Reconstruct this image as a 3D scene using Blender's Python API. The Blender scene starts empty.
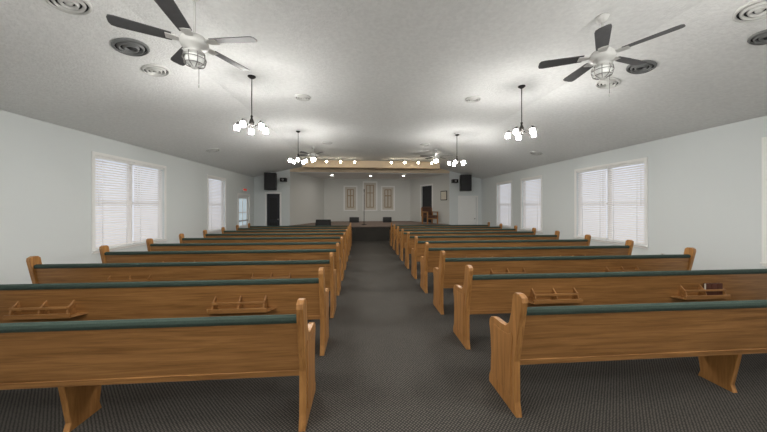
import bpy, bmesh, math, random
from mathutils import Matrix, Vector
random.seed(3)
S = bpy.context.scene
S.view_settings.view_transform = 'Standard'
S.view_settings.look = 'None'
COL = bpy.context.collection

# ------------------------------------------------------------------ materials
def lin(r, g, b):
    f = lambda c: (c/255/12.92) if c/255 <= 0.04045 else ((c/255+0.055)/1.055)**2.4
    return (f(r), f(g), f(b), 1)

def mat(name, col, rough=0.6, metal=0.0, emis=0.0, ecol=None, bump=0.0, bscale=50, var=0.0, vscale=5):
    m = bpy.data.materials.new(name); m.use_nodes = True
    nt = m.node_tree; N = nt.nodes; L = nt.links
    b = N['Principled BSDF']
    b.inputs['Base Color'].default_value = col
    b.inputs['Roughness'].default_value = rough
    b.inputs['Metallic'].default_value = metal
    if emis:
        b.inputs['Emission Color'].default_value = ecol or col
        b.inputs['Emission Strength'].default_value = emis
    tc = N.new('ShaderNodeTexCoord')
    if var:
        n = N.new('ShaderNodeTexNoise'); n.inputs['Scale'].default_value = vscale; n.inputs['Detail'].default_value = 5
        L.new(tc.outputs['Object'], n.inputs['Vector'])
        r = N.new('ShaderNodeValToRGB')
        r.color_ramp.elements[0].position = 0.3; r.color_ramp.elements[1].position = 0.7
        r.color_ramp.elements[0].color = tuple(c*(1-var) for c in col[:3])+(1,)
        r.color_ramp.elements[1].color = tuple(min(1, c*(1+var)) for c in col[:3])+(1,)
        L.new(n.outputs['Fac'], r.inputs['Fac']); L.new(r.outputs['Color'], b.inputs['Base Color'])
    if bump:
        n = N.new('ShaderNodeTexNoise'); n.inputs['Scale'].default_value = bscale; n.inputs['Detail'].default_value = 4
        L.new(tc.outputs['Object'], n.inputs['Vector'])
        bp = N.new('ShaderNodeBump'); bp.inputs['Strength'].default_value = bump; bp.inputs['Distance'].default_value = 0.02
        L.new(n.outputs['Fac'], bp.inputs['Height']); L.new(bp.outputs['Normal'], b.inputs['Normal'])
    return m

def wood(name, c1, c2, scale, rough=0.36):
    m = bpy.data.materials.new(name); m.use_nodes = True
    nt = m.node_tree; N = nt.nodes; L = nt.links
    b = N['Principled BSDF']; b.inputs['Roughness'].default_value = rough
    tc = N.new('ShaderNodeTexCoord'); mp = N.new('ShaderNodeMapping')
    mp.inputs['Scale'].default_value = scale
    oi = N.new('ShaderNodeObjectInfo'); ad = N.new('ShaderNodeVectorMath'); ad.operation = 'ADD'
    cm = N.new('ShaderNodeCombineXYZ'); ml = N.new('ShaderNodeMath'); ml.operation = 'MULTIPLY'; ml.inputs[1].default_value = 37
    L.new(oi.outputs['Random'], ml.inputs[0]); L.new(ml.outputs[0], cm.inputs[0]); L.new(ml.outputs[0], cm.inputs[2])
    L.new(tc.outputs['Object'], mp.inputs['Vector']); L.new(mp.outputs['Vector'], ad.inputs[0]); L.new(cm.outputs[0], ad.inputs[1])
    n = N.new('ShaderNodeTexNoise'); n.inputs['Scale'].default_value = 1.0
    n.inputs['Detail'].default_value = 8; n.inputs['Roughness'].default_value = 0.66; n.inputs['Distortion'].default_value = 0.5
    L.new(ad.outputs[0], n.inputs['Vector'])
    r = N.new('ShaderNodeValToRGB')
    r.color_ramp.elements[0].position = 0.32; r.color_ramp.elements[1].position = 0.64
    r.color_ramp.elements[0].color = c1; r.color_ramp.elements[1].color = c2
    L.new(n.outputs['Fac'], r.inputs['Fac']); L.new(r.outputs['Color'], b.inputs['Base Color'])
    return m

M_wall = mat('wall_paint', lin(220, 225, 225), 0.75, bump=0.12, bscale=120)
M_ceil = mat('ceiling_texture', lin(238, 239, 238), 0.85, bump=0.45, bscale=40, var=0.05, vscale=22)
M_trim = mat('trim_white', lin(242, 242, 240), 0.45)
M_beam = mat('header_beige', lin(226, 206, 178), 0.6, var=0.04)
M_stagewall = mat('stage_wall_paint', lin(216, 217, 213), 0.75, bump=0.08, bscale=100)
M_woodh = wood('oak_long_grain', lin(124, 84, 44), lin(172, 124, 74), (1.6, 34, 34))
M_woodv = wood('oak_upright_grain', lin(140, 94, 48), lin(188, 136, 80), (34, 26, 1.8))
M_green = mat('green_upholstery', lin(54, 70, 62), 0.9, bump=0.3, bscale=250, var=0.12, vscale=90)
M_black = mat('black_plastic', lin(22, 22, 24), 0.5, var=0.1, vscale=30)
M_dark = mat('black_metal', lin(40, 38, 36), 0.4, 0.6)
M_nickel = mat('brushed_nickel', lin(150, 148, 145), 0.3, 0.9)
M_white = mat('white_enamel', lin(210, 210, 207), 0.35)
M_blade = mat('fan_blade_grey', lin(84, 84, 86), 0.5, var=0.12, vscale=14)
M_vent = mat('vent_grey', lin(120, 122, 122), 0.5)
M_ventd = mat('vent_dark', lin(44, 44, 46), 0.7)
M_shade = mat('lit_glass_shade', (1, 1, 1, 1), 0.4, emis=185, ecol=(1.0, 0.97, 0.925, 1))
M_bulb = mat('lit_bulb', (1, 1, 1, 1), 0.4, emis=580, ecol=(1.0, 0.965, 0.91, 1))
M_fanlamp = mat('fan_lamp_glass', lin(225, 228, 225), 0.2, emis=0.25, ecol=(1, 0.97, 0.92, 1))
M_fanlit = mat('fan_lamp_lit', (1, 1, 1, 1), 0.3, emis=95, ecol=(1, 0.93, 0.82, 1))
M_stagefill = mat('stage_fill_lens', (1, 1, 1, 1), 0.3, emis=125, ecol=(1, 0.96, 0.90, 1))
M_track = mat('track_lamp_lens', (1, 1, 1, 1), 0.3, emis=55, ecol=(1, 0.84, 0.60, 1))
M_red = mat('red_book_cover', lin(88, 48, 34), 0.6, var=0.1, vscale=40)
M_page = mat('paper', lin(225, 220, 205), 0.8)
M_exit = mat('exit_red', lin(200, 70, 60), 0.5, emis=0.5)
M_door_and_shade = mat('dark_door_and_shade', lin(34, 36, 42), 0.35, var=0.1, vscale=4)
M_brown = mat('brown_leather', lin(84, 54, 40), 0.5, var=0.15, vscale=12)
M_frost = mat('frosted_panel', lin(206, 200, 188), 0.5, var=0.05, vscale=9)
M_tan = mat('tan_wood_frame', lin(160, 138, 110), 0.5, var=0.08, vscale=14)
M_glass = mat('door_glass', lin(200, 215, 225), 0.1, emis=0.5)

# blinds
M_blind = bpy.data.materials.new('blind_slat'); M_blind.use_nodes = True
nt = M_blind.node_tree; b = nt.nodes['Principled BSDF']
b.inputs['Base Color'].default_value = lin(240, 237, 234); b.inputs['Roughness'].default_value = 0.5
tr = nt.nodes.new('ShaderNodeBsdfTranslucent'); tr.inputs['Color'].default_value = lin(240, 232, 228)
mx = nt.nodes.new('ShaderNodeMixShader'); mx.inputs[0].default_value = 0.15
nt.links.new(b.outputs[0], mx.inputs[1]); nt.links.new(tr.outputs[0], mx.inputs[2])
nt.links.new(mx.outputs[0], nt.nodes['Material Output'].inputs['Surface'])

# carpet
M_carpet = bpy.data.materials.new('loop_carpet'); M_carpet.use_nodes = True
nt = M_carpet.node_tree; N = nt.nodes; L = nt.links; b = N['Principled BSDF']
b.inputs['Roughness'].default_value = 0.95
tc = N.new('ShaderNodeTexCoord')
mp = N.new('ShaderNodeMapping'); mp.inputs['Rotation'].default_value = (0, 0, math.radians(45))
L.new(tc.outputs['Object'], mp.inputs['Vector'])
v = N.new('ShaderNodeTexVoronoi'); v.inputs['Scale'].default_value = 50; v.inputs['Randomness'].default_value = 0.15
L.new(mp.outputs['Vector'], v.inputs['Vector'])
r = N.new('ShaderNodeValToRGB')
r.color_ramp.elements[0].position = 0.22; r.color_ramp.elements[1].position = 0.48
r.color_ramp.elements[0].color = lin(98, 94, 88); r.color_ramp.elements[1].color = lin(42, 42, 39)
L.new(v.outputs['Distance'], r.inputs['Fac'])
n = N.new('ShaderNodeTexNoise'); n.inputs['Scale'].default_value = 2.5; n.inputs['Detail'].default_value = 6
L.new(tc.outputs['Object'], n.inputs['Vector'])
r2 = N.new('ShaderNodeValToRGB')
r2.color_ramp.elements[0].color = (0.80, 0.78, 0.77, 1); r2.color_ramp.elements[1].color = (1.1, 1.06, 1.04, 1)
L.new(n.outputs['Fac'], r2.inputs['Fac'])
mm = N.new('ShaderNodeMixRGB'); mm.blend_type = 'MULTIPLY'; mm.inputs[0].default_value = 1
L.new(r.outputs['Color'], mm.inputs[1]); L.new(r2.outputs['Color'], mm.inputs[2])
L.new(mm.outputs['Color'], b.inputs['Base Color'])

# ------------------------------------------------------------------ mesh builder
class MB:
    def __init__(s): s.v = []; s.f = []; s.m = []; s.s = []; s.mats = []
    def mi(s, m):
        if m not in s.mats: s.mats.append(m)
        return s.mats.index(m)
    def add(s, vs, fs, m, M=None, smooth=False):
        o = len(s.v); k = s.mi(m)
        for p in vs:
            p = Vector(p)
            s.v.append((M @ p) if M else p)
        for f in fs:
            s.f.append([i+o for i in f]); s.m.append(k); s.s.append(smooth)
    def box(s, x0, x1, y0, y1, z0, z1, m, M=None):
        vs = [(x, y, z) for x in (x0, x1) for y in (y0, y1) for z in (z0, z1)]
        s.add(vs, [(0,1,3,2),(4,6,7,5),(0,4,5,1),(2,3,7,6),(0,2,6,4),(1,5,7,3)], m, M)
    def prism(s, prof, axis, a0, a1, m, M=None):
        n = len(prof)
        def P(u, v, a):
            return (a, u, v) if axis == 'x' else ((u, a, v) if axis == 'y' else (u, v, a))
        vs = [P(u, v, a0) for u, v in prof]+[P(u, v, a1) for u, v in prof]
        fs = [tuple(range(n))[::-1], tuple(range(n, 2*n))]
        fs += [(i, (i+1) % n, n+(i+1) % n, n+i) for i in range(n)]
        s.add(vs, fs, m, M)
    def lathe(s, prof, m, M=None, seg=24, smooth=True):
        vs = []; fs = []
        for r, z in prof:
            for i in range(seg):
                a = 2*math.pi*i/seg
                vs.append((r*math.cos(a), r*math.sin(a), z))
        for j in range(len(prof)-1):
            for i in range(seg):
                i2 = (i+1) % seg
                fs.append((j*seg+i, j*seg+i2, (j+1)*seg+i2, (j+1)*seg+i))
        s.add(vs, fs, m, M, smooth)
    def tube(s, pts, r, m, M=None, seg=8):
        pts = [Vector(p) for p in pts]; vs = []; fs = []
        for k, p in enumerate(pts):
            d = (pts[min(k+1, len(pts)-1)]-pts[max(k-1, 0)]).normalized()
            u = d.orthogonal().normalized() if k == 0 else (pu - d*pu.dot(d)).normalized()
            pu = u; w = d.cross(u)
            for i in range(seg):
                a = 2*math.pi*i/seg
                vs.append(p+u*r*math.cos(a)+w*r*math.sin(a))
        for k in range(len(pts)-1):
            for i in range(seg):
                i2 = (i+1) % seg
                fs.append((k*seg+i, k*seg+i2, (k+1)*seg+i2, (k+1)*seg+i))
        fs.append(tuple(range(seg))[::-1]); fs.append(tuple((len(pts)-1)*seg+i for i in range(seg)))
        s.add(vs, fs, m, M, True)
    def mesh(s, name):
        me = bpy.data.meshes.new(name)
        me.from_pydata([tuple(p) for p in s.v], [], s.f)
        for m in s.mats: me.materials.append(m)
        for i, p in enumerate(me.polygons):
            p.material_index = s.m[i]; p.use_smooth = s.s[i]
        bm = bmesh.new(); bm.from_mesh(me)
        bmesh.ops.recalc_face_normals(bm, faces=bm.faces[:])
        bm.to_mesh(me); bm.free()
        return me
    def obj(s, name, loc=(0, 0, 0), rot=(0, 0, 0), bevel=0, seg=2, scale=1):
        o = bpy.data.objects.new(name, s.mesh(name)); COL.objects.link(o)
        o.location = loc; o.rotation_euler = rot; o.scale = (scale,)*3
        if bevel: bev(o, bevel, seg)
        return o
def bev(o, w, seg=2):
    d = o.modifiers.new('bevel', 'BEVEL'); d.width = w; d.segments = seg; d.limit_method = 'ANGLE'; d.angle_limit = math.radians(35)

# ------------------------------------------------------------------ room dims
XL, XR, YB, YF = -5.2, 6.2, -3.6, 13.8
XC = 0.5; ZW = 3.05; ZC = 3.7; FX0, FX1 = -2.4, 3.4
SL = (ZC-ZW)/(FX0-XL); ANG = math.atan(SL)
def cz(x):
    if x < FX0: return ZW+(x-XL)*SL
    if x > FX1: return ZW+(XR-x)*SL
    return ZC

w = MB(); w.box(XL-.3, XR+.3, YB-.3, 18.2, -.12, 0, M_carpet); w.obj('floor')
w = MB()
w.prism([(XL-.3, ZW-.3*SL), (FX0, ZC), (FX1, ZC), (XR+.3, ZW-.3*SL), (XR+.3, ZW+.1), (FX1, ZC+.14), (FX0, ZC+.14), (XL-.3, ZW+.1)], 'y', YB-.3, YF, M_ceil)
w.obj('ceiling')

WZ0, WZ1 = 0.78, 2.65
LW = [(1.6, 3.5, 2), (5.8, 7.7, 2), (9.8, 10.95, 1)]
RW = [(1.8, 3.72, 2), (5.55, 7.48, 2), (9.05, 10.2, 1), (10.95, 12.15, 1)]
LDOOR = (12.1, 13.2, 2.12)

def side_wall(name, xa, xb, ops):
    w = MB(); y = YB-.3; zt = ZW-.01
    for (a, c, z0, z1) in sorted(ops):
        w.box(xa, xb, y, a, 0, zt, M_wall)
        if z0 > 0: w.box(xa, xb, a, c, 0, z0, M_wall)
        w.box(xa, xb, a, c, z1, zt, M_wall)
        y = c
    w.box(xa, xb, y, YF+.15, 0, zt, M_wall)
    w.obj(name)
side_wall('wall_left', XL-.15, XL, [(a, c, WZ0, WZ1) for a, c, _ in LW]+[(LDOOR[0], LDOOR[1], 0, LDOOR[2])])
side_wall('wall_right', XR, XR+.15, [(a, c, WZ0, WZ1) for a, c, _ in RW])
w = MB(); w.box(XL-.3, XR+.3, YB-.15, YB, 0, ZC, M_wall); w.obj('wall_back')

# front wall with stage opening and side doors
OX0, OX1, OZ = -3.5, 4.5, 3.34
D1 = (-4.6, -3.98, 2.25); D2 = (5.02, 5.92, 2.1)
w = MB(); y0, y1 = YF, YF+.15
w.box(XL-.15, D1[0], y0, y1, 0, ZC, M_wall); w.box(D1[0], D1[1], y0, y1, D1[2], ZC, M_wall); w.box(D1[1], OX0, y0, y1, 0, ZC, M_wall)
w.box(OX0, OX1, y0, y1, OZ, ZC+.1, M_beam)
w.box(OX1, D2[0], y0, y1, 0, ZC, M_wall); w.box(D2[0], D2[1], y0, y1, D2[2], ZC, M_wall); w.box(D2[1], XR+.15, y0, y1, 0, ZC, M_wall)
w.obj('wall_front')
# header beam
w = MB(); w.box(-2.62, 3.62, 12.5, 12.72, 3.40, 3.64, M_beam); w.box(-2.62, 3.62, 12.48, 12.74, 3.36, 3.40, M_tan)
w.box(FX0, FX1, 12.5, 12.72, 3.64, ZC, M_beam)
w.obj('trim_1', bevel=.006)

# stage
SY = 17.2; SZ = 0.7; SF = 12.95
BX0, BX1 = -2.3, 3.08
e = .01
w = MB()
w.prism([(OX0, SF), (OX1, SF), (OX1-e, YF), (BX1-e, SY-e), (BX0+e, SY-e), (OX0+e, YF)], 'z', 0, SZ-.04, M_carpet)
M_stagetop = mat('stage_floor', lin(128, 110, 98), 0.7, var=0.1, vscale=8)
w.prism([(OX0-.02, SF-.03), (OX1+.02, SF-.03), (OX1+.02, YF-.01), (OX1-e, YF-.01), (BX1-e, SY-e), (BX0+e, SY-e), (OX0+e, YF-.01), (OX0-.02, YF-.01)], 'z', SZ-.04, SZ, M_stagetop)
w.obj('stage_platform')
w = MB(); w.box(OX0-.3, OX1+.3, YF+.15, SY+.3, OZ-.02, OZ+.1, M_ceil); w.obj('ceiling.001')
w = MB(); w.box(BX0-.3, BX1+.3, SY, SY+.15, 0, OZ+.1, M_stagewall); w.obj('wall_stage_back')
def splay(name, p0, p1, out, ops):
    p0 = Vector((p0[0], p0[1], 0)); p1 = Vector((p1[0], p1[1], 0)); d = (p1-p0); Ln = d.length; d.normalize()
    nrm = Vector((d.y, -d.x, 0))
    if nrm.x*out < 0: nrm = -nrm
    M = Matrix(((d.x, nrm.x, 0, p0.x), (d.y, nrm.y, 0, p0.y), (0, 0, 1, 0), (0, 0, 0, 1)))
    w = MB(); t = 0
    for a, c, z0, z1 in ops:
        w.box(t, a, 0, .14, 0, OZ+.05, M_stagewall, M); w.box(a, c, 0, .14, 0, z0, M_stagewall, M)
        w.box(a, c, 0, .14, z1, OZ+.05, M_stagewall, M); t = c
    w.box(t, Ln+.1, 0, .14, 0, OZ+.05, M_stagewall, M)
    w.obj(name); return M
splay('wall_stage_left', (OX0, YF+.05), (BX0, SY), -1, [])
MR = splay('wall_stage_right', (OX1, YF+.05), (BX1, SY), 1, [(1.42, 2.46, SZ, 2.82)])
w = MB()
w.box(1.43, 2.45, .08, .13, SZ+.005, 2.81, M_door_and_shade, MR)  # dark-coloured slab stands in for the unlit space beyond the open doorway
for a, c, z0, z1 in [(1.34, 1.42, SZ+.005, 2.82), (2.46, 2.54, SZ+.005, 2.82), (1.34, 2.54, 2.82, 2.9)]: w.box(a, c, -.025, -.001, z0, z1, M_trim, MR)
w.obj('stage_doorway_shade')
w = MB(); w.box(.15, .65, -.03, -.001, 1.95, 2.45, M_black, MR); w.box(.19, .61, -.035, -.02, 1.99, 2.41, M_page, MR); w.obj('framed_picture')

# doors in the front wall
def door_y(name, x0, x1, zt, slab, glaz=None):
    w = MB(); t = .08
    for a, c, z0, z1 in [(x0-t, x0, 0, zt), (x1, x1+t, 0, zt), (x0-t, x1+t, zt, zt+t)]: w.box(a, c, YF-.025, YF-.001, z0, z1, M_trim)
    w.box(x0+.005, x1-.005, YF+.03, YF+.075, 0, zt-.005, slab)
    if glaz:
        w.box(x0+.12, x1-.12, YF+.02, YF+.04, 1.0, zt-.2, glaz)
        w.box(x0+.12, x1-.12, YF+.02, YF+.04, .2, .85, glaz)
    else:
        for a, c in ((x0+.1, (x0+x1)/2-.05), ((x0+x1)/2+.05, x1-.1)):
            for z0, z1 in ((.2, .9), (1.05, zt-.15)): w.box(a, c, YF+.018, YF+.035, z0, z1, slab)
    w.lathe([(0, -.06), (.03, -.05), (.03, -.02), (.012, 0)], M_nickel, Matrix.Translation((x1-.08, YF+.03, 1.0)) @ Matrix.Rotation(-math.pi/2, 4, 'X'), 12)
    w.obj(name, bevel=.004)
door_y('door_2', *D1, M_door_and_shade, M_black)
door_y('door_3', *D2, M_trim)

# glazed door in left wall
a, c, zt = LDOOR
a += .004; c -= .004; zt -= .004
w = MB()
w.box(XL-.09, XL-.05, a, a+.12, 0, zt, M_trim); w.box(XL-.09, XL-.05, c-.12, c, 0, zt, M_trim)
w.box(XL-.09, XL-.05, a+.12, c-.12, zt-.14, zt, M_trim); w.box(XL-.09, XL-.05, a+.12, c-.12, 0, .8, M_trim)
w.box(XL-.08, XL-.065, a+.12, c-.12, .8, zt-.14, M_glass)
w.box(XL-.088, XL-.048, a+.12, c-.12, 1.35, 1.39, M_trim); w.box(XL-.087, XL-.047, (a+c)/2-.02, (a+c)/2+.02, .8, zt-.14, M_trim)
w.box(XL-.05, XL-.01, a+.1, c-.1, .98, 1.03, M_nickel)
w.obj('door_4')
a, c, zt = LDOOR
w = MB()
for p, q, z0, z1 in [(a-.08, a, 0, zt), (c, c+.08, 0, zt), (a-.08, c+.08, zt, zt+.08)]: w.box(XL+.001, XL+.025, p, q, z0, z1, M_trim)
w.obj('trim_2')
w = MB(); w.box(XL, XL+.05, 12.45, 12.85, 2.28, 2.46, M_white); w.box(XL+.05, XL+.055, 12.48, 12.82, 2.33, 2.41, M_exit); w.obj('exit_sign', bevel=.005)

# windows + blinds
wn = 0
def window(xw, sgn, y0, y1, halves):
    global wn; wn += 1
    w = MB(); t = .06
    X = lambda d: xw+sgn*d   # sgn points into room
    def bx(d0, d1, a, c, z0, z1, m): w.box(min(X(d0), X(d1)), max(X(d0), X(d1)), a, c, z0, z1, m)
    for a, c, z0, z1 in [(y0-t, y0, WZ0, WZ1), (y1, y1+t, WZ0, WZ1), (y0-t, y1+t, WZ1, WZ1+t), (y0-t, y1+t, WZ0-t, WZ0-.02)]:
        bx(0.001, .022, a, c, z0, z1, M_trim)
    bx(0.001, .05, y0-t, y1+t, WZ0-.02, WZ0, M_trim)
    # sash
    hw = (y1-y0)/halves
    for h in range(halves):
        a = y0+h*hw; c = a+hw
        for p, q, z0, z1 in [(a, a+.05, WZ0, WZ1), (c-.05, c, WZ0, WZ1), (a+.05, c-.05, WZ0, WZ0+.05), (a+.05, c-.05, WZ1-.05, WZ1), (a+.05, c-.05, 1.69, 1.74)]:
            bx(-.12, -.08, p, q, z0, z1, M_trim)
        bx(-.05, -.005, a+.012, c-.012, WZ1-.05, WZ1-.002, M_trim)
        bx(-.045, -.015, a+.02, c-.02, WZ0+.01, WZ0+.03, M_trim)
        z = WZ0+.05; ca = .018; sa = .019
        while z < WZ1-.06:
            p0 = (X(-.03+ca), z-sa); p1 = (X(-.03-ca), z+sa)
            w.add([(p0[0], a+.02, p0[1]), (p0[0], c-.02, p0[1]), (p1[0], c-.02, p1[1]), (p1[0], a+.02, p1[1])], [(0, 1, 2, 3)], M_blind)
            z += .052
        for yy in (a+.2*hw, a+.8*hw): w.tube([(X(-.010), yy, WZ0+.02), (X(-.010), yy, WZ1-.03)], .004, M_trim, seg=4)
        w.tube([(X(.005), a+.09, WZ1-.05), (X(.005), a+.09, WZ1-1.0)], .004, M_trim, seg=5)
    w.obj('window_%d' % wn)
for a, c, h in LW: window(XL, 1, a, c, h)
for a, c, h in RW: window(XR, -1, a, c, h)

# stage back decorative windows
def deco(x0, x1, z0, z1, name):
    w = MB(); y = SY; f = .09
    w.box(x0, x1, y-.03, y-.001, z0, z1, M_frost)
    for a, c, p, q in [(x0-f, x0, z0, z1), (x1, x1+f, z0, z1), (x0-f, x1+f, z1, z1+f), (x0-f, x1+f, z0-f, z0)]: w.box(a, c, y-.06, y-.001, p, q, M_trim)
    i = .13
    for a, c, p, q in [(x0+i, x0+i+.05, z0+i+.05, z1-i-.05), (x1-i-.05, x1-i, z0+i+.05, z1-i-.05), (x0+i, x1-i, z1-i-.05, z1-i), (x0+i, x1-i, z0+i, z0+i+.05)]: w.box(a, c, y-.045, y-.03, p, q, M_tan)
    xm = (x0+x1)/2
    w.box(xm-.03, xm+.03, y-.046, y-.03, z0+i, z1-i, M_tan)
    zc = z0+(z1-z0)*.62
    w.box(x0+i, x1-i, y-.044, y-.03, zc-.03, zc+.03, M_tan)
    w.obj(name, bevel=.004)
deco(-1.02, -.34, 1.42, 2.82, 'window_8'); deco(.16, .9, 1.42, 3.1, 'window_9'); deco(1.3, 2.0, 1.42, 2.82, 'window_10')

# baseboards
for nm, (x0, x1, y0, y1) in {'baseboard_left': (XL, XL+.015, YB, LDOOR[0]-.08), 'baseboard_right': (XR-.015, XR, YB, YF), 'baseboard_back': (XL+.02, XR-.02, YB, YB+.015)}.items():
    w = MB(); w.box(x0, x1, y0, y1, 0, .1, M_trim); w.obj(nm)

# ------------------------------------------------------------------ pews
def yb(z): return .05-.17*(z-.38)
PROF = [(0, 0), (.025, .10), (.03, .42), (-.01, .62), (-.075, .92), (-.07, .955), (-.03, .975), (.02, .97), (.05, .945), (.075, .80), (.11, .70), (.16, .655), (.24, .64), (.36, .64), (.42, .625), (.45, .59), (.455, .54), (.43, .45), (.42, .30), (.43, .12), (.46, .06), (.46, 0)]
IN = [(.065, .12), (.07, .42), (.045, .60), (.06, .64), (.12, .60), (.22, .585), (.36, .585), (.40, .55), (.385, .42), (.37, .28), (.385, .12)]
def pew_mesh(Ln, rx, ms):
    w = MB(); T = .05
    w.prism(PROF, 'x', 0, T, M_woodv); w.prism(PROF, 'x', Ln-T, Ln, M_woodv)
    w.prism(IN, 'x', -.007, 0, M_woodv); w.prism(IN, 'x', Ln, Ln+.007, M_woodv)
    w.prism([(yb(.39), .39), (yb(.82), .82), (yb(.82)+.025, .82), (yb(.39)+.025, .39)], 'x', T, Ln-T, M_woodh)
    w.prism([(yb(.39)-.006, .385), (yb(.43)-.006, .43), (yb(.43)+.02, .43), (yb(.39)+.03, .385)], 'x', T, Ln-T, M_woodh)
    w.prism([(yb(.815)-.006, .806), (yb(.835)-.012, .832), (yb(.85)-.004, .852), (yb(.85)+.02, .862), (yb(.85)+.055, .852), (yb(.83)+.075, .83), (yb(.5)+.08, .5), (yb(.46)+.026, .46), (yb(.812)+.02, .806)], 'x', T+.002, Ln-T-.002, M_green)
    w.prism([(.05, .385), (.43, .395), (.43, .42), (.05, .41)], 'x', T, Ln-T, M_woodh)
    w.box(T, Ln-T, .40, .43, .33, .40, M_woodh)
    w.prism([(.08, .412), (.43, .422), (.455, .435), (.455, .455), (.43, .475), (.08, .465)], 'x', T+.002, Ln-T-.002, M_green)
    w.prism([(.12, 0), (.14, .06), (.09, .36), (.40, .36), (.36, .06), (.38, 0)], 'x', ms-.022, ms+.022, M_woodv)
    for cx in rx:
        z = .53; y1 = yb(z)
        w.add([(cx-.37, y1, z), (cx+.37, y1, z), (cx+.30, y1-.11, z), (cx-.30, y1-.11, z), (cx-.37, y1, z+.014), (cx+.37, y1, z+.014), (cx+.30, y1-.11, z+.014), (cx-.30, y1-.11, z+.014)],
              [(0, 1, 2, 3), (4, 7, 6, 5), (0, 3, 7, 4), (1, 5, 6, 2), (2, 6, 7, 3), (0, 4, 5, 1)], M_woodh)
        w.box(cx-.30, cx+.30, y1-.115, y1-.10, z, z+.045, M_woodh)
        for ex in (-.27, -.01, .25):
            w.prism([(y1+.005, z), (y1-.10, z), (y1-.10, z+.05), (y1-.085, z+.10), (yb(z+.16)+.003, z+.16)], 'x', cx+ex, cx+ex+.016, M_woodh)
        w.box(cx-.27, cx+.266, y1-.098, y1-.086, z+.085, z+.11, M_woodh)
    return w.mesh('pew')
LL = 4.03; LX = -4.44; RX = 1.20; RL = 4.18
meL = [pew_mesh(LL, [], 2.3), pew_mesh(LL, [1.24, 3.15], 2.3)]
meR = [pew_mesh(RL, [], RL/2), pew_mesh(RL, [1.05, 2.95], RL/2)]
ROWS = [2.05+1.02*i for i in range(10)]
for i, y in enumerate(ROWS):
    for me, x in ((meL, LX), (meR, RX)):
        o = bpy.data.objects.new('pew', me[0 if i == 0 else 1]); COL.objects.link(o)
        o.location = (x, y, 0); bev(o, .005, 2)
def books(x, row, cols):
    w = MB(); z0 = .546
    for j, m in enumerate(cols):
        a = j*.075
        w.box(a, a+.07, -.048, -.042, z0, z0+.16, m); w.box(a+.002, a+.068, -.042, -.024, z0+.003, z0+.155, M_page); w.box(a, a+.07, -.024, -.018, z0, z0+.16, m)
    w.obj('hymnal_stack', (x, ROWS[row]-.003, 0), bevel=.002)
books(4.18, 1, [M_red, M_red, M_red])

# ------------------------------------------------------------------ ceiling fans
def fan(x, y, hub, ang, lamp):
    w = MB(); K = .93; top = (cz(x)-hub)/K
    w.lathe([(0, top), (.07, top), (.07, top-.02), (.045, top-.06), (.015, top-.075)], M_white)
    w.tube([(0, 0, top-.05), (0, 0, .06)], .012, M_white)
    w.lathe([(.015, .10), (.05, .095), (.10, .075), (.125, .045), (.13, 0), (.115, -.03), (.08, -.045), (.055, -.06), (.055, -.075), (.095, -.085), (.1, -.10), (.0, -.10)], M_white, seg=32)
    for k in range(5):
        R = Matrix.Rotation(math.radians(ang+72*k), 4, 'Z')
        w.prism([(.10, -.02), (.17, -.045), (.24, -.05), (.24, .05), (.17, .045), (.10, .02)], 'z', .018, .026, M_white, R)
        T = R @ Matrix.Rotation(math.radians(11), 4, 'X')
        pr = [(.19, -.055), (.30, -.06), (.60, -.07), (.64, -.062), (.655, -.03), (.655, .03), (.64, .062), (.60, .07), (.30, .06), (.19, .055)]
        w.prism(pr, 'z', .026, .034, M_blade, T)
    w.lathe([(.0, -.102), (.055, -.104), (.075, -.12), (.085, -.16), (.07, -.20), (.0, -.215)], lamp, seg=20)
    for k in range(8):
        a = math.pi*k/4; c, s = math.cos(a), math.sin(a)
        w.tube([(.095*c, .095*s, -.10), (.105*c, .105*s, -.15), (.09*c, .09*s, -.205), (.03*c, .03*s, -.235)], .004, M_nickel, seg=6)
    for r_, z_ in ((.105, -.15), (.09, -.205)):
        w.tube([(r_*math.cos(t*math.pi/12), r_*math.sin(t*math.pi/12), z_) for t in range(25)], .004, M_nickel, seg=6)
    w.lathe([(.0, -.228), (.035, -.23), (.03, -.245), (0, -.255)], M_white, seg=12)
    w.tube([(.06, -.03, -.08), (.06, -.03, -.42)], .0025, M_nickel, seg=5)
    w.lathe([(0, -.42), (.008, -.43), (.008, -.45), (0, -.46)], M_white, Matrix.Translation((.06, -.03, 0)), 8)
    w.obj('ceiling_fan', (x, y, hub), scale=K)
fan(-1.60, 2.78, 3.20, -8, M_fanlamp); fan(2.6, 2.78, 3.25, -60, M_fanlamp)
fan(-1.68, 9.8, 3.42, 20, M_fanlit); fan(2.7, 9.8, 3.42, -30, M_fanlit)

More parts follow.
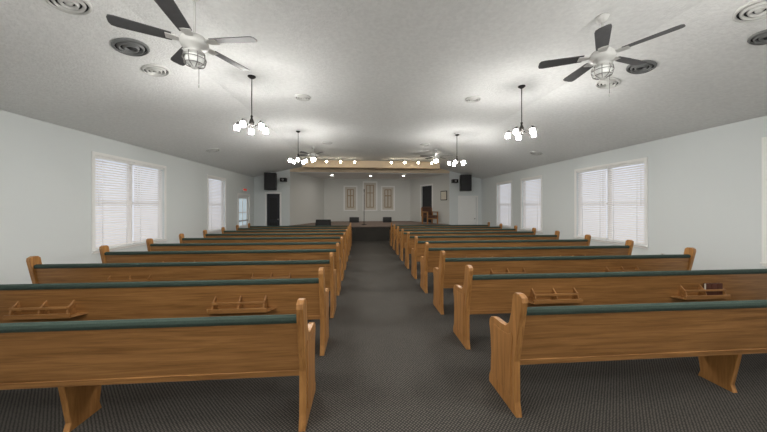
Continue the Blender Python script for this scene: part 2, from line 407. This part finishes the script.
# ------------------------------------------------------------------ chandeliers
def chandelier(x, y, rot=0):
    w = MB(); H = 2.95; top = cz(x)-H
    w.lathe([(0, top), (.06, top), (.06, top-.012), (.03, top-.035), (.01, top-.045)], M_dark)
    w.tube([(0, 0, top-.03), (0, 0, .05)], .008, M_dark)
    w.lathe([(.008, .14), (.02, .12), (.014, .09), (.03, .05), (.04, .02), (.03, -.02), (.018, -.05), (.022, -.07), (0, -.09)], M_dark, seg=16)
    for k in range(5):
        R = Matrix.Rotation(math.radians(rot+72*k), 4, 'Z')
        w.tube([(.02, 0, .0), (.06, 0, -.035), (.12, 0, -.04), (.175, 0, -.01), (.20, 0, .02), (.215, 0, .01), (.218, 0, -.01)], .007, M_dark, R)
        Q = R @ Matrix.Translation((.218, 0, 0))
        w.lathe([(0, .0), (.028, -.004), (.034, -.022), (.030, -.030), (0, -.032)], M_dark, Q, 12)
        w.lathe([(.026, -.03), (.034, -.045), (.037, -.07), (.038, -.10), (.036, -.108), (.028, -.104)], M_shade, Q, 16)
        w.lathe([(.028, -.102), (0, -.102)], M_bulb, Q, 16)
    w.obj('chandelier', (x, y, H))
for y in (-1.9, 1.3, 4.5, 7.7):  # rearward pairs are out of view, added as fill light for the near pews
    chandelier(-1.73, y, 10+y*7); chandelier(2.73, y, 40+y*7)

# ------------------------------------------------------------------ ceiling diffusers
def diffuser(x, y, r, dark=False):
    w = MB()
    m1 = M_vent if dark else M_white
    w.lathe([(r, 0), (r, -.012), (r*.86, -.03), (r*.84, -.012)], m1)
    w.lathe([(r*.84, -.006), (r*.70, -.006)], M_ventd)
    w.lathe([(r*.74, -.008), (r*.66, -.034), (r*.60, -.034), (r*.56, -.01)], m1)
    w.lathe([(r*.57, -.006), (r*.42, -.006)], M_ventd)
    w.lathe([(r*.46, -.008), (r*.38, -.036), (r*.32, -.036), (r*.28, -.01)], m1)
    w.lathe([(r*.29, -.006), (r*.17, -.006)], M_ventd)
    w.lathe([(r*.19, -.012), (r*.12, -.032), (0, -.032)], M_ventd if dark else m1)
    a = -ANG if x < FX0 else (ANG if x > FX1 else 0)
    w.obj('ceiling_diffuser', (x, y, cz(x)), (0, a, 0))
for x, y, r, d in [(-2.82, 3.61, .18, True), (-2.91, 4.15, .16, False), (-1.1, 5.28, .15, False), (2.13, 5.11, .15, False), (3.88, 3.53, .16, True), (3.87, 4.04, .16, False),
                   (3.9, 2.40, .17, False), (-2.8, 2.87, .16, False), (-4.27, 8.3, .17, False), (5.29, 7.96, .17, False), (4.35, 2.62, .13, True), (-1.1, 9.0, .17, False), (2.1, 9.0, .17, False)]:
    diffuser(x, y, r, d)

# fill lamps added in the stage ceiling to brighten the stage
for x, y in ((-1.6, 15.0), (.5, 15.2), (2.3, 15.0)):
    w = MB(); w.lathe([(.12, 0), (.12, -.015), (.09, -.02), (.085, -.005)], M_white); w.lathe([(.085, -.008), (0, -.008)], M_stagefill)
    w.obj('stage_fill_lamp', (x, y, OZ-.02))
# track lights in front of the header
def track(x0, x1, n):
    w = MB(); y = 12.0
    w.box(x0, x1, y-.02, y+.02, ZC-.03, ZC-.001, M_white)
    for i in range(n):
        x = x0+.1+(x1-x0-.2)*i/(n-1)
        w.tube([(x, y, ZC-.02), (x, y, ZC-.08)], .01, M_white)
        Q = Matrix.Translation((x, y, ZC-.12)) @ Matrix.Rotation(math.radians(150), 4, 'X')
        w.lathe([(0, -.06), (.03, -.055), (.042, -.03), (.05, .02), (.045, .02), (.042, .01)], M_white, Q, 16)
        w.lathe([(.042, .01), (.046, .03), (.036, .05), (0, .062)], M_track, Q, 16)
    w.obj('track_light')
track(-2.2, -.2, 4); track(1.2, 3.2, 4)

# ------------------------------------------------------------------ PA speakers etc.
def speaker(x, rz):
    w = MB()
    w.prism([(-.27, -.2), (.27, -.2), (.2, .2), (-.2, .2)], 'z', -.4, .4, M_black)
    w.box(-.25, .25, -.215, -.2, -.38, .38, M_ventd)
    for z, r in ((-.15, .17), (.2, .1)):
        w.lathe([(r, 0), (r, -.012), (r*.85, -.014), (r*.3, .0), (0, -.006)], M_black, Matrix.Translation((0, -.212, z)) @ Matrix.Rotation(-math.pi/2, 4, 'X') @ Matrix.Scale(-1, 4, (0, 0, 1)), 20)
    w.box(-.04, .04, .19, .415, -.05, .05, M_dark)
    w.obj('pa_speaker', (x, YF-.42, 2.80), (0, 0, rz), bevel=.008)
speaker(-4.25, 0); speaker(5.15, 0)
def spot(x):
    w = MB(); w.box(-.03, .03, -.04, -.002, -.06, .06, M_dark); w.tube([(0, -.03, 0), (0, -.2, 0)], .02, M_dark)
    w.box(-.14, .14, -.42, -.18, -.09, .09, M_black); w.lathe([(.05, 0), (.05, .03), (0, .02)], M_nickel, Matrix.Translation((0, -.45, 0)) @ Matrix.Rotation(-math.pi/2, 4, 'X'), 14)
    w.obj('wall_spotlight', (x, YF, 2.9), bevel=.006)
spot(-3.72); spot(4.68)

# microphone stand
w = MB()
w.lathe([(0, 0), (.14, 0), (.14, .015), (.03, .03), (.012, .05)], M_black); w.tube([(0, 0, .02), (0, 0, 1.55)], .016, M_black)
w.tube([(0, 0, 1.5), (0, -.12, 1.66)], .012, M_black); w.lathe([(0, 0), (.02, .0), (.022, .1), (.03, .13), (.02, .17), (0, .18)], M_black, Matrix.Translation((0, -.12, 1.64)) @ Matrix.Rotation(.5, 4, 'X'), 12)
w.obj('microphone_stand', (.13, 14.0, SZ))

# stage monitors
def monitor(x, y, wd):
    w = MB(); w.prism([(0, 0), (.32, 0), (.32, .1), (.2, .3), (.12, .3), (0, .12)], 'x', -wd/2, wd/2, M_black)
    w.prism([(.0, .125), (.115, .295), (.105, .305), (-.01, .135)], 'x', -wd/2+.03, wd/2-.03, M_ventd)
    w.obj('stage_monitor', (x, y, SZ), bevel=.008)
monitor(-1.82, 13.2, .7); monitor(-.42, 15.9, .55); monitor(1.5, 15.9, .5)

# pulpit chair
w = MB()
w.box(-.3, .3, -.28, .26, .32, .46, M_brown); w.prism([(.2, .40), (.30, .40), (.36, .86), (.32, .92), (.26, .86)], 'x', -.28, .28, M_brown)
for s_ in (-1, 1):
    x0, x1 = sorted((s_*.28, s_*.34))
    w.box(x0, x1, -.28, .28, .60, .66, M_woodh); w.box(x0, x1, -.28, -.22, 0, .60, M_woodv); w.box(x0, x1, .2, .27, 0, .62, M_woodv)
    w.box(x0, x1, .27, .33, .40, .85, M_woodv)
w.box(-.28, .28, -.27, -.23, .26, .34, M_woodh)
w.obj('pulpit_chair', (3.6, 14.3, SZ), (0, 0, .35), bevel=.01)

# outlets
for i, (x, y, z, s_) in enumerate([(XR, 5.2, .62, -1), (XL, 8.7, .5, 1)]):
    w = MB(); x0, x1 = sorted((x, x+s_*.008)); w.box(x0, x1, y-.035, y+.035, z-.06, z+.06, M_white)
    x0, x1 = sorted((x+s_*.008, x+s_*.011))
    for dz in (-.025, .025): w.box(x0, x1, y-.014, y+.014, z+dz-.012, z+dz+.012, M_vent)
    w.obj('wall_outlet', bevel=.002)

# ------------------------------------------------------------------ world
wd = bpy.data.worlds.new('world'); S.world = wd; wd.use_nodes = True
bg = wd.node_tree.nodes['Background']; bg.inputs[0].default_value = (.86, .90, 1.0, 1); bg.inputs[1].default_value = 0.95

# ------------------------------------------------------------------ camera
cam = bpy.data.cameras.new('camera'); co = bpy.data.objects.new('camera', cam); COL.objects.link(co)
cam.sensor_width = 36; cam.lens = 275/767*36; cam.clip_start = .05
co.location = (0, 0, 1.65); co.rotation_euler = (math.radians(90), 0, -math.radians(4.57))
cam.shift_y = -10/767
S.camera = co
